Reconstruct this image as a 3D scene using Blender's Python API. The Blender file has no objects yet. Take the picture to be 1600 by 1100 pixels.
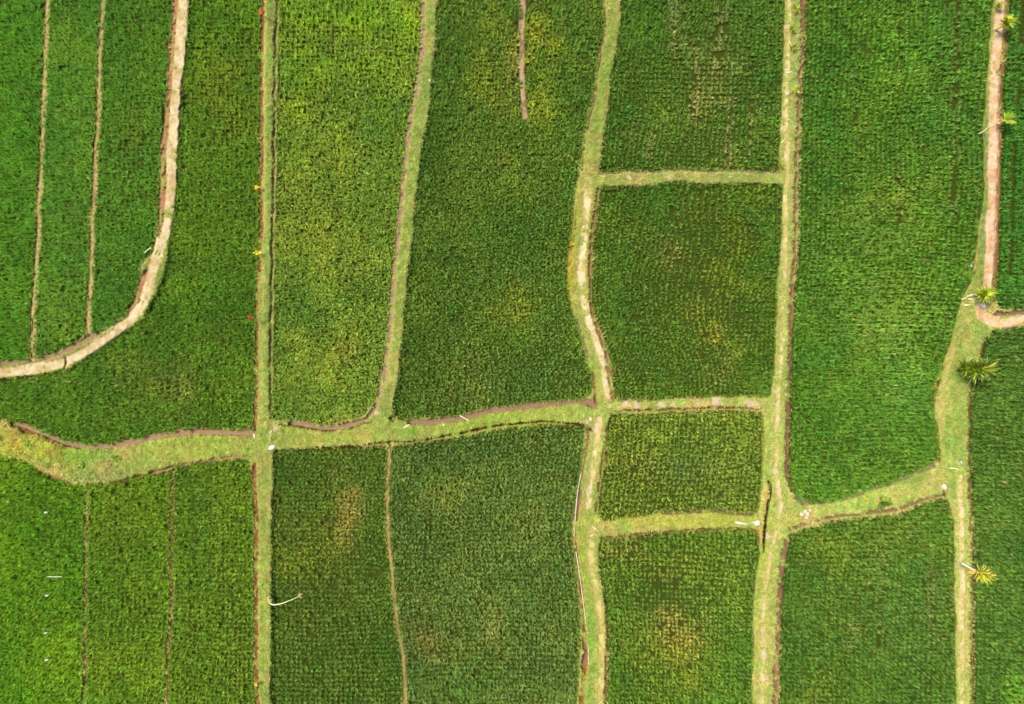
import bpy, math, random
import numpy as np

# ------------------------------------------------------------------ camera, sky, sun, exposure
S = 0.04            # metres per photograph pixel on the reference level (bank tops, z = 0)
H = 43.0            # the drone hangs 43 m above the banks
sc = bpy.context.scene
cam = bpy.data.objects.new("camera", bpy.data.cameras.new("camera"))
sc.collection.objects.link(cam)
cam.location = (0, 0, H)
cam.rotation_euler = (0, 0, 0)
cam.data.sensor_width = 36
cam.data.lens = 36 * H / (1600 * S)
cam.data.clip_end = 2000
sc.camera = cam

SUN_EL, SUN_AZ = math.radians(58), math.radians(-62)   # light comes from the upper left of the frame, softened by thin cloud
w = bpy.data.worlds.new("World")
sc.world = w
w.use_nodes = True
nt = w.node_tree
bg = nt.nodes["Background"]
sky = nt.nodes.new("ShaderNodeTexSky")
sky.sky_type = 'NISHITA'
sky.sun_disc = False
sky.sun_elevation = SUN_EL
sky.sun_rotation = SUN_AZ
sky.air_density = 1.0
sky.dust_density = 3.0
nt.links.new(sky.outputs[0], bg.inputs[0])
bg.inputs[1].default_value = 0.12
sl = bpy.data.lights.new("sun", 'SUN')
sl.energy = 3.2
sl.angle = math.radians(12)
sl.color = (1.0, 0.95, 0.86)
sun = bpy.data.objects.new("sun", sl)
sc.collection.objects.link(sun)
sun.rotation_euler = (math.pi / 2 - SUN_EL, 0, math.pi - SUN_AZ)
sc.view_settings.view_transform = 'Standard'
sc.view_settings.look = 'None'
sc.view_settings.gamma = 1
sc.view_settings.use_curve_mapping = False
sc.view_settings.exposure = 0.9
ALB = 1.0

# ------------------------------------------------------------------ helpers
R = np.random.default_rng(7)
rnd = random.Random(3)
FIELD_Z = -0.29     # soil level in the plots


def lin(c):
    c = np.asarray(c, float) / 255.0
    return np.where(c <= 0.04045, c / 12.92, ((c + 0.055) / 1.055) ** 2.4)


def W(px, py, z=0.0):
    """photograph pixel -> the world point at height z seen there"""
    k = S * (H - z) / H
    return ((px - 800) * k, (550 - py) * k, z)


def vnoise(x, y, scale, seed):
    g = np.random.default_rng(seed).random((256, 256))
    u = x / scale + 1000.3
    v = y / scale + 1000.7
    i = np.floor(u).astype(int)
    j = np.floor(v).astype(int)
    fu = u - i
    fv = v - j
    fu = fu * fu * (3 - 2 * fu)
    fv = fv * fv * (3 - 2 * fv)
    a = g[i % 256, j % 256]
    b = g[(i + 1) % 256, j % 256]
    c = g[i % 256, (j + 1) % 256]
    d = g[(i + 1) % 256, (j + 1) % 256]
    return (a * (1 - fu) + b * fu) * (1 - fv) + (c * (1 - fu) + d * fu) * fv


def fbm(x, y, scale, seed, octv=4):
    t = 0
    a = 0.5
    for k in range(octv):
        t = t + a * vnoise(x, y, scale / 2 ** k, seed + k)
        a *= 0.5
    return t / (1 - 0.5 ** octv)


def sstep(a, b, x):
    t = np.clip((x - a) / (b - a), 0, 1)
    return t * t * (3 - 2 * t)


def inside(poly, x, y):
    r = np.zeros(x.shape, bool)
    n = len(poly)
    for k in range(n):
        x0, y0 = poly[k]
        x1, y1 = poly[(k + 1) % n]
        if y0 == y1:
            continue
        c = ((y0 > y) != (y1 > y)) & (x < (x1 - x0) * (y - y0) / (y1 - y0) + x0)
        r ^= c
    return r


def smooth_line(pts, it=2):
    p = np.array(pts, float)
    for _ in range(it):
        q = [p[0]]
        for a, b in zip(p[:-1], p[1:]):
            q.append(a * 0.75 + b * 0.25)
            q.append(a * 0.25 + b * 0.75)
        q.append(p[-1])
        p = np.array(q)
    return p


def seg_dist(x, y, pts):
    d = np.full(x.shape, 1e9)
    for (x0, y0), (x1, y1) in zip(pts[:-1], pts[1:]):
        dx, dy = x1 - x0, y1 - y0
        L = dx * dx + dy * dy + 1e-9
        t = np.clip(((x - x0) * dx + (y - y0) * dy) / L, 0, 1)
        d = np.minimum(d, np.hypot(x - x0 - t * dx, y - y0 - t * dy))
    return d


def tag(o, label=None, cat=None, group=None, kind=None):
    if label: o["label"] = label
    if cat: o["category"] = cat
    if group: o["group"] = group
    if kind: o["kind"] = kind
    return o


def link(o, parent=None):
    sc.collection.objects.link(o)
    if parent: o.parent = parent
    return o


def mesh_np(name, verts, faces, mat, col=None, smooth=False, parent=None):
    """faces: (n,k) int array with one face size"""
    me = bpy.data.meshes.new(name)
    nf, k = faces.shape
    me.vertices.add(len(verts))
    me.vertices.foreach_set("co", np.ascontiguousarray(verts, np.float32).ravel())
    me.loops.add(nf * k)
    me.loops.foreach_set("vertex_index", np.ascontiguousarray(faces, np.int32).ravel())
    me.polygons.add(nf)
    me.polygons.foreach_set("loop_start", np.arange(0, nf * k, k, dtype=np.int32))
    me.polygons.foreach_set("use_smooth", np.full(nf, smooth))
    me.update(calc_edges=True)
    if col is not None:
        a = me.color_attributes.new("tint", 'FLOAT_COLOR', 'POINT')
        c4 = np.ones((len(verts), 4), np.float32)
        c4[:, :col.shape[1]] = col
        a.data.foreach_set("color", c4.ravel())
    me.materials.append(mat)
    return link(bpy.data.objects.new(name, me), parent)


# ------------------------------------------------------------------ materials
def new_mat(name):
    m = bpy.data.materials.new(name)
    m.use_nodes = True
    return m, m.node_tree, m.node_tree.nodes["Principled BSDF"]


def leaf_mat(name, rough=0.5, trans=0.35, spec=0.35):
    m, t, p = new_mat(name)
    a = t.nodes.new("ShaderNodeAttribute")
    a.attribute_name = "tint"
    p.inputs["Roughness"].default_value = rough
    p.inputs["Specular IOR Level"].default_value = spec
    t.links.new(a.outputs["Color"], p.inputs["Base Color"])
    tr = t.nodes.new("ShaderNodeBsdfTranslucent")
    hs = t.nodes.new("ShaderNodeHueSaturation")
    hs.inputs["Hue"].default_value = 0.485
    hs.inputs["Value"].default_value = 1.15
    t.links.new(a.outputs["Color"], hs.inputs["Color"])
    t.links.new(hs.outputs[0], tr.inputs["Color"])
    mx = t.nodes.new("ShaderNodeMixShader")
    mx.inputs[0].default_value = trans
    t.links.new(p.outputs[0], mx.inputs[1])
    t.links.new(tr.outputs[0], mx.inputs[2])
    t.links.new(mx.outputs[0], t.nodes["Material Output"].inputs[0])
    return m


def noise_mat(name, c0, c1, scale=8, rough=0.8, bump=0.2, detail=6):
    m, t, p = new_mat(name)
    tc = t.nodes.new("ShaderNodeTexCoord")
    n = t.nodes.new("ShaderNodeTexNoise")
    n.inputs["Scale"].default_value = scale
    n.inputs["Detail"].default_value = detail
    t.links.new(tc.outputs["Object"], n.inputs["Vector"])
    r = t.nodes.new("ShaderNodeValToRGB")
    r.color_ramp.elements[0].position = 0.3
    r.color_ramp.elements[1].position = 0.7
    r.color_ramp.elements[0].color = (*c0, 1)
    r.color_ramp.elements[1].color = (*c1, 1)
    t.links.new(n.outputs[0], r.inputs[0])
    t.links.new(r.outputs[0], p.inputs["Base Color"])
    b = t.nodes.new("ShaderNodeBump")
    b.inputs["Strength"].default_value = bump
    b.inputs["Distance"].default_value = 0.01
    t.links.new(n.outputs[0], b.inputs["Height"])
    t.links.new(b.outputs[0], p.inputs["Normal"])
    p.inputs["Roughness"].default_value = rough
    return m


def soil_mat(name, rough, spec, bump):
    """colour from the surveyed 'tint' of the soil, broken up by fine procedural grit"""
    m, t, p = new_mat(name)
    a = t.nodes.new("ShaderNodeAttribute")
    a.attribute_name = "tint"
    tc = t.nodes.new("ShaderNodeTexCoord")
    n = t.nodes.new("ShaderNodeTexNoise")
    n.inputs["Scale"].default_value = 7
    n.inputs["Detail"].default_value = 8
    n.inputs["Roughness"].default_value = 0.7
    t.links.new(tc.outputs["Object"], n.inputs["Vector"])
    r = t.nodes.new("ShaderNodeMapRange")
    r.inputs["From Min"].default_value = 0.3
    r.inputs["From Max"].default_value = 0.7
    r.inputs["To Min"].default_value = 0.75
    r.inputs["To Max"].default_value = 1.22
    t.links.new(n.outputs[0], r.inputs[0])
    mul = t.nodes.new("ShaderNodeVectorMath")
    mul.operation = 'SCALE'
    t.links.new(a.outputs["Color"], mul.inputs[0])
    t.links.new(r.outputs[0], mul.inputs["Scale"])
    t.links.new(mul.outputs[0], p.inputs["Base Color"])
    p.inputs["Roughness"].default_value = rough
    p.inputs["Specular IOR Level"].default_value = spec
    b = t.nodes.new("ShaderNodeBump")
    b.inputs["Strength"].default_value = bump
    b.inputs["Distance"].default_value = 0.04
    t.links.new(n.outputs[0], b.inputs["Height"])
    t.links.new(b.outputs[0], p.inputs["Normal"])
    return m


M_RICE = leaf_mat("rice_leaf", 0.5, 0.35, 0.3)
M_GRASS = leaf_mat("bank_grass", 0.6, 0.3, 0.25)
M_PALM = leaf_mat("palm_leaf", 0.4, 0.3, 0.4)
M_SOIL = soil_mat("soil", 0.95, 0.04, 0.6)
M_WET = soil_mat("wet_mud", 0.55, 0.15, 0.12)
M_TRUNK = noise_mat("palm_trunk", (0.30, 0.22, 0.15), (0.62, 0.50, 0.40), 14, 0.85, 0.5)
M_PALE = noise_mat("pale_trunk", (0.62, 0.54, 0.46), (0.85, 0.78, 0.70), 14, 0.8, 0.3)
M_STEM = noise_mat("pale_stem", (0.45, 0.36, 0.22), (0.66, 0.55, 0.38), 20, 0.8, 0.3)
M_WHITE = noise_mat("white_plastic", (0.42, 0.40, 0.34), (0.60, 0.57, 0.50), 12, 0.5, 0.1)
M_PIPE = noise_mat("pink_grey_pipe", (0.38, 0.30, 0.25), (0.56, 0.47, 0.41), 3, 0.6, 0.1)
M_BAMBOO = noise_mat("bamboo", (0.50, 0.44, 0.22), (0.72, 0.68, 0.45), 10, 0.55, 0.15)
M_STRAW = noise_mat("dry_wood", (0.42, 0.31, 0.16), (0.66, 0.54, 0.34), 12, 0.85, 0.4)
M_ROCK = noise_mat("pink_stone", (0.42, 0.27, 0.20), (0.72, 0.54, 0.44), 9, 0.9, 0.6)
M_PLASTIC = noise_mat("blue_grey_plastic", (0.42, 0.50, 0.58), (0.66, 0.72, 0.78), 5, 0.45, 0.3)

# ------------------------------------------------------------------ survey of the plots (photograph pixels)
LO, HI = -170, 1770
LA = [(77, LO), (75.7, 0), (72, 111), (69, 188), (65.6, 269), (61.5, 366), (57, 432), (53, 516), (52, 562)]
LB = [(168, LO), (164, 0), (158, 84), (155.5, 168), (151, 252), (146, 366), (144.6, 432), (140, 476), (140.6, 524)]
CL = [(280, LO), (272, 0), (266, 84), (260, 168), (251, 229), (249, 320), (244, 366), (239, 395), (220, 414), (220, 439), (205, 483), (188, 503), (141, 523), (101, 545), (54, 560), (0, 566), (LO, 568)]
CR = [(304, LO), (298, 0), (293, 84), (285, 168), (283, 209), (279, 286), (269, 357), (257, 432), (246, 458), (222, 500), (168, 540), (108, 577), (60, 589), (0, 595), (LO, 598)]
D_L = [(410, LO), (409, 0), (407, 60), (406, 200), (405, 380), (400, 452), (399, 567), (396, 671)]
K_T = [(LO, 640), (0, 656), (22, 659), (45, 664), (67, 672), (90, 683), (112, 689), (135, 694), (172, 694), (195, 688), (240, 679), (286, 671), (336, 669), (396, 671)]
D_R = [(442, LO), (438.7, 0), (436, 100), (434, 200), (431, 370), (429, 567), (426, 656)]
P5_B = [(426, 656), (460, 656), (485, 659), (501, 664), (534, 658), (568, 648), (588, 622)]
E_L = [(661, LO), (657, 0), (657, 67), (650, 128), (637, 188), (632, 235), (624, 303), (619, 368), (612, 432), (605, 516), (598, 574), (588, 622)]
E_R = [(692, LO), (684, 0), (679, 84), (674, 151), (666, 202), (659, 235), (652, 303), (646, 368), (640, 415), (632, 500), (624, 584), (615, 634), (614, 648)]
P6_B = [(614, 648), (622, 655), (638, 657), (660, 653), (690, 652), (720, 647), (745, 640), (800, 632), (867, 626), (911, 623), (924, 612)]
F_L = [(948, LO), (941, 0), (942, 60), (934, 91), (925, 151), (913, 209), (905, 269), (896, 320), (892, 366), (886, 415), (887, 449), (897, 500), (913, 553), (923, 584), (924, 612)]
F_R7 = [(976, LO), (971, 0), (970, 34), (965, 67), (956, 118), (951, 168), (944, 209), (938, 268)]
G_T = [(938, 268), (1002, 267), (1056, 264), (1136, 266), (1217, 268)]
H_L7 = [(1229, LO), (1225, 0), (1223, 84), (1220, 168), (1216, 235), (1217, 268)]
G_B = [(940, 293), (1002, 291), (1062, 285), (1136, 288), (1222, 289)]
F_R8 = [(940, 293), (935, 323), (929, 370), (926, 432), (926, 479), (941, 523), (953, 560), (960, 600), (961, 625)]
I_T = [(961, 625), (1035, 624), (1120, 619), (1203, 619)]
H_L8 = [(1222, 289), (1220, 370), (1213, 449), (1211, 516), (1208, 584), (1203, 619)]
I_B = [(955, 648), (1002, 647), (1086, 643), (1150, 642), (1190, 645)]
P9_L = [(955, 648), (950, 665), (948, 701), (944, 735), (939, 760), (935, 797), (940, 813)]
J_T = [(940, 813), (1002, 806), (1035, 799), (1086, 797), (1136, 797), (1184, 803)]
P9_R = [(1190, 645), (1192, 668), (1190, 735), (1189, 764), (1184, 803)]
J_B = [(938, 844), (985, 838), (1035, 833), (1103, 828), (1170, 829), (1186, 834)]
P10_L = [(938, 844), (937, 870), (939, 895), (945, 932), (951, 982), (950, 1033), (948, 1100), (944, HI)]
P10_R = [(1186, 834), (1187, 864), (1179, 908), (1175, 965), (1175, 1100), (1172, HI)]
P11_T = [(611, 697), (650, 692), (703, 686), (750, 677), (800, 669), (850, 664), (900, 664), (916, 667)]
P11_R = [(916, 667), (912, 690), (905, 747), (897, 797), (892, 834), (895, 864), (900, 905), (905, 959), (907, 996), (904, 1023), (904, 1050), (901, 1100), (890, HI)]
L12 = [(609, 697), (607, 735), (605, 797), (608, 848), (615, 915), (622, 982), (632, 1033), (634, 1100), (640, HI)]
P12_T = [(428, 705), (465, 703), (501, 701), (550, 699), (605, 697)]
P12_L = [(428, 705), (428, 730), (426, 797), (425, 898), (425, 1000), (425, 1100), (427, HI)]
P13_T = [(LO, 700), (0, 711), (30, 715), (52, 725), (67, 736), (90, 748), (117, 754), (138, 756)]
L13 = [(138, 756), (137, 831), (136, 932), (133, 1100), (130, HI)]
P14_T = [(140, 756), (170, 754), (195, 750), (235, 742), (271, 733)]
L14 = [(272, 733), (270, 797), (269, 881), (271, 932), (269, 965), (264, 1016), (261, 1100), (258, HI)]
P15_T = [(274, 731), (300, 725), (336, 721), (387, 718), (392, 719)]
P15_R = [(392, 719), (394, 740), (397, 797), (397, 965), (397, 1066), (400, 1100), (401, HI)]
H_R = [(1262, LO), (1259, 0), (1257, 84), (1252, 151), (1250, 235), (1249, 320), (1247, 395), (1240, 466), (1238, 516), (1235, 567), (1235, 634), (1232, 732), (1234, 764), (1250, 782)]
M_T = [(1250, 782), (1284, 785), (1318, 777), (1351, 764), (1385, 757), (1419, 741), (1456, 724), (1464, 715)]
L_L = [(1556, LO), (1551, 0), (1548, 17), (1542, 101), (1537, 168), (1533, 202), (1536, 286), (1531, 336), (1526, 370), (1519, 422), (1509, 452), (1496, 479), (1486, 523), (1469, 574), (1459, 600), (1454, 644), (1462, 685), (1464, 715)]
P17_L = [(1580, LO), (1575, 0), (1573, 67), (1564, 135), (1565, 202), (1562, 269), (1560, 370), (1557, 415), (1555, 452), (1553, 479)]
P18_L = [(1543, 521), (1531, 553), (1519, 607), (1514, 668), (1516, 735), (1520, 831), (1520, 898), (1521, 999), (1521, 1100), (1524, HI)]
P19_T = [(1235, 834), (1260, 824), (1301, 814), (1351, 809), (1402, 804), (1436, 788), (1466, 779), (1480, 781)]
P19_L = [(1235, 834), (1228, 864), (1222, 915), (1219, 999), (1217, 1100), (1213, HI)]
P19_R = [(1480, 781), (1488, 814), (1489, 898), (1491, 965), (1493, 1100), (1496, HI)]


def off(line, dx, dy=0):
    return [(x + dx, y + dy) for x, y in line]


def rev(l):
    return l[::-1]


TL, BL, TR, BR = (LO, LO), (LO, HI), (HI, LO), (HI, HI)
YEL = (126, 136, 46)
DRY = (142, 132, 74)
PALE = (112, 138, 68)
OLV = (92, 112, 28)
# polygon, mean colour, spacing, tuft size, colour patches (x, y, rx, ry, colour, strength), thin patches (x, y, rx, ry, amount), label
PLOTS = [
 dict(poly=off(LA, -4.5) + [CL[-3], CL[-2], CL[-1], TL], guide=LA, in1=-7, col=(62, 108, 28), size=1.0, pat=[], thin=[],
      label="narrow green rice plot cut by the left photo edge above the curved path"),
 dict(poly=rev(off(LA, 4.5)) + off(LB, -4.5) + [(101, 545)], guide=LA, guide2=LB, in1=7, in2=7, col=(68, 110, 34), size=1.0, pat=[(110, 60, 30, 60, OLV, .35), (100, 520, 35, 40, OLV, .25)], thin=[],
      label="narrow green rice strip between the two thin straight tan ridges at upper left"),
 dict(poly=rev(off(LB, 4.5)) + CL[:13], guide=LB, in1=7, col=(60, 104, 30), size=1.0, pat=[(215, 70, 40, 50, OLV, .4), (210, 210, 30, 60, OLV, .3)], thin=[(210, 210, 25, 60, .3)],
      label="green rice plot hemmed on its right and bottom by the curved dirt path"),
 dict(poly=CR[:-1] + [CR[-1]] + K_T + rev(D_L), guide=D_L, in1=-2.5, col=(66, 104, 26), size=1.0,
      pat=[(340, 130, 60, 90, OLV, .6), (370, 110, 30, 40, YEL, .25), (240, 600, 90, 50, DRY, .25), (340, 60, 60, 60, (74, 122, 20), .5)], thin=[(350, 150, 60, 100, .35), (250, 600, 70, 40, .35)],
      label="large hook shaped green rice plot wrapping round the outside of the curved path"),
 dict(poly=D_R + P5_B + rev(E_L), guide=D_R, guide2=E_L, col=(86, 114, 40), size=1.05,
      pat=[(530, 20, 170, 120, (116, 150, 22), .9), (500, 150, 90, 90, (104, 138, 24), .6), (555, 540, 40, 30, DRY, .18), (510, 635, 90, 40, (60, 98, 34), .8), (580, 560, 30, 90, (66, 100, 34), .5), (440, 600, 20, 60, (66, 104, 32), .5)], thin=[(550, 535, 30, 30, .2)],
      label="yellowish bright rice plot, palest of all, running down to the wavy mud edge"),
 dict(poly=E_R + P6_B + rev(F_L), guide=E_R, guide2=F_L, col=(65, 97, 31), size=1.0,
      pat=[(780, 110, 45, 130, (104, 122, 36), .95), (850, 120, 36, 90, (112, 128, 34), 1.0), (803, 95, 14, 80, DRY, .45), (845, 60, 40, 50, (124, 134, 40), .5), (805, 465, 35, 45, (125, 130, 45), .45), (740, 230, 50, 60, (96, 118, 45), .6), (715, 580, 70, 40, (108, 122, 55), .5), (690, 400, 30, 130, (38, 76, 28), .6), (700, 90, 40, 120, (36, 86, 24), .7), (790, 600, 120, 30, (62, 90, 44), .6), (885, 200, 25, 150, (50, 96, 26), .6)], thin=[(785, 130, 25, 90, .35)],
      furrow=[([(819, LO), (818, 0), (814, 50), (815, 100), (817, 150), (820, 183)], 5.2)],
      label="long darker rice plot with a short mud ridge poking in from its top edge"),
 dict(poly=F_R7 + G_T + rev(H_L7), guide=F_R7, guide2=H_L7, col=(60, 95, 29), size=.97,
      pat=[(1120, 110, 55, 110, PALE, .45), (1100, 140, 45, 80, DRY, .18), (1020, 60, 50, 100, (44, 100, 24), .5), (1060, 215, 90, 40, (70, 106, 36), .5)], thin=[(1110, 120, 60, 110, .5), (1060, 230, 90, 40, .35)],
      streak=[([(1050, 0), (1049, 80)], 2.2, .8), ([(1068, 0), (1064, 70)], 2, .5), ([(1121, 18), (1117, 120)], 3, .9), ([(1088, 70), (1082, 190)], 2.5, .8), ([(1135, 10), (1132, 60)], 2, .5), ([(1140, 150), (1134, 260)], 2.5, .7), ([(1173, 150), (1168, 240)], 2.2, .6), ([(1018, 210), (1010, 250)], 2.2, .6), ([(992, 190), (988, 245)], 2, .5)],
      label="rice plot with dry pale streaks among its rows, just above the upper crossbank"),
 dict(poly=G_B + H_L8 + rev(I_T)[:-1] + rev(F_R8)[:-1], guide=F_R8, guide2=H_L8, col=(60, 93, 26), size=.98, curve=1,
      pat=[(1110, 490, 45, 60, YEL, .5), (1120, 555, 25, 30, DRY, .3), (1140, 400, 60, 110, OLV, .7), (1045, 395, 25, 30, DRY, .35), (985, 470, 45, 130, (44, 82, 32), .55), (1010, 330, 80, 50, (46, 92, 22), .5)], thin=[(1080, 450, 90, 110, .3), (1115, 520, 40, 60, .3)],
      label="roughly square rice plot with curved rows and a yellow patch at its right"),
 dict(poly=I_B + P9_R + rev(J_T)[:-1] + rev(P9_L)[:-1], guide=P9_L, guide2=P9_R, col=(78, 104, 34), size=.98,
      pat=[(1000, 720, 50, 50, OLV, .5), (1060, 730, 60, 20, (90, 104, 62), .5), (960, 740, 25, 60, (52, 90, 30), .6), (1160, 700, 30, 60, (58, 96, 28), .5)], thin=[(1080, 750, 90, 40, .3)],
      label="smallest rice plot, a squat square between two grassy crossbanks"),
 dict(poly=J_B + P10_R + rev(P10_L)[:-1], guide=P10_L, guide2=P10_R, col=(68, 102, 30), size=.95,
      pat=[(1055, 970, 40, 55, (158, 142, 84), .55), (1040, 1040, 60, 60, OLV, .8), (980, 860, 40, 20, DRY, .5), (1020, 870, 80, 40, OLV, .5), (975, 1060, 30, 60, (48, 92, 26), .6), (1150, 1000, 30, 90, (48, 96, 26), .5)], thin=[(1050, 970, 50, 70, .45), (1030, 920, 90, 90, .3)],
      label="rice plot with an orange yellowing patch in its middle, bottom centre right"),
 dict(poly=off(P11_T, 2) + P11_R + rev(off(L12, 3.4)), guide=L12, guide2=P11_R, in1=6.5, col=(66, 94, 38), size=1.06,
      pat=[(660, 1000, 35, 40, (125, 110, 60), .5), (770, 970, 20, 30, DRY, .35), (690, 770, 60, 50, (92, 108, 44), .45), (860, 760, 50, 90, (78, 100, 40), .5), (720, 930, 110, 60, (80, 108, 48), .4), (880, 900, 25, 150, (52, 88, 30), .5), (740, 1080, 120, 50, (58, 102, 30), .5)], thin=[(650, 980, 30, 50, .3)],
      label="broad even dark green rice plot left of the long white pipe"),
 dict(poly=P12_T + off(L12, -3.4) + rev(P12_L), guide=P12_L, guide2=L12, in2=6.5, col=(62, 94, 30), size=.93, sy=7.2,
      pat=[(545, 820, 28, 75, (146, 142, 82), .6), (520, 860, 50, 60, OLV, .8), (470, 750, 50, 40, (48, 80, 28), .6), (440, 880, 14, 40, OLV, .6), (560, 960, 50, 60, (66, 98, 34), .5), (510, 1040, 90, 60, (54, 98, 24), .5)], thin=[(540, 830, 40, 80, .45), (500, 950, 90, 120, .25)],
      label="rice plot with strong crosswise rows and a pale yellowed streak near its middle"),
 dict(poly=P13_T + off(L13, -3) + [BL], guide=L13, in1=-6, col=(70, 110, 20), size=1.0, pat=[(20, 800, 40, 90, (76, 116, 22), .5), (40, 1080, 60, 50, (66, 118, 26), .5), (120, 850, 20, 80, (58, 110, 24), .4)], thin=[],
      label="bright green rice plot holding the row of small white flags"),
 dict(poly=P14_T + off(L14, -3) + rev(off(L13, 3)), guide=L13, guide2=L14, in1=6, in2=6, col=(72, 108, 24), size=.98, pat=[(200, 1000, 50, 50, (84, 116, 30), .3)], thin=[(200, 930, 50, 120, .25)],
      label="rice strip between two dark furrows, just right of the plot with white flags"),
 dict(poly=P15_T + P15_R + rev(off(L14, 3)), guide=L14, guide2=P15_R, in1=6, col=(68, 104, 25), size=.98, pat=[(375, 980, 25, 100, OLV, .4), (330, 800, 40, 60, (64, 100, 30), .5)], thin=[(360, 1000, 40, 100, .3)],
      label="rice plot ending at the reddish earth edge of the long vertical bank, lower left"),
 dict(poly=H_R + M_T + rev(L_L)[1:], guide=H_R, guide2=L_L, col=(58, 97, 26), size=1.04,
      pat=[(1370, 470, 90, 90, (92, 135, 48), .4), (1400, 320, 70, 50, (120, 130, 50), .45), (1290, 480, 40, 120, (50, 96, 34), .6), (1480, 90, 60, 150, (40, 96, 40), .5), (1400, 60, 60, 70, (66, 118, 28), .5), (1400, 600, 40, 100, (80, 120, 50), .4), (1290, 200, 40, 100, (38, 92, 34), .5)], thin=[],
      streak=[([(1491, LO), (1491, 34), (1489, 200), (1485, 340)], 2.6, .7), ([(1407, 20), (1404, 120)], 2, .4), ([(1335, 120), (1334, 230)], 2, .4), ([(1402, 240), (1400, 390)], 2, .35)],
      weeds=[(1355, 500, 35, 90), (1395, 495, 40, 30), (1350, 350, 60, 60)],
      label="tallest rice plot, lush cool green, filling the space between the two rightmost vertical banks"),
 dict(poly=P17_L + [(1575, 482), (1592, 484), (HI, 482), TR], guide=P17_L, col=(44, 90, 26), size=1.05, pat=[], thin=[],
      furrow=[([(1596, LO), (1593, 0), (1589, 67), (1584, 168), (1578, 269), (1574, 370), (1570, 445)], 1.6)],
      label="narrow rice strip on the far side of the bare dirt path, upper right corner"),
 dict(poly=P18_L + [BR, (HI, 508), (1600, 511), (1560, 514)], guide=P18_L, col=(52, 86, 27), size=1.04, pat=[(1570, 1080, 30, 40, (90, 140, 30), .5)], thin=[],
      label="rice plot beyond the rightmost bank, below where the dirt path turns right"),
 dict(poly=P19_T + P19_R + rev(P19_L)[:-1], guide=P19_L, guide2=P19_R, col=(56, 90, 27), size=1.0,
      pat=[(1420, 950, 50, 80, (48, 90, 38), .6), (1280, 1050, 50, 50, (84, 112, 28), .5), (1330, 980, 16, 30, DRY, .4), (1450, 950, 20, 60, (80, 80, 40), .3), (1290, 860, 50, 40, OLV, .4)], thin=[],
      streak=[([(1374, 840), (1372, 920), (1371, 1010)], 2.2, .5), ([(1450, 880), (1452, 1000)], 2, .35)],
      weeds=[(1370, 890, 25, 60), (1420, 830, 20, 20)],
      label="rice plot under the slanting grass bank with the small lone palm, lower right"),
]

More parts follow.
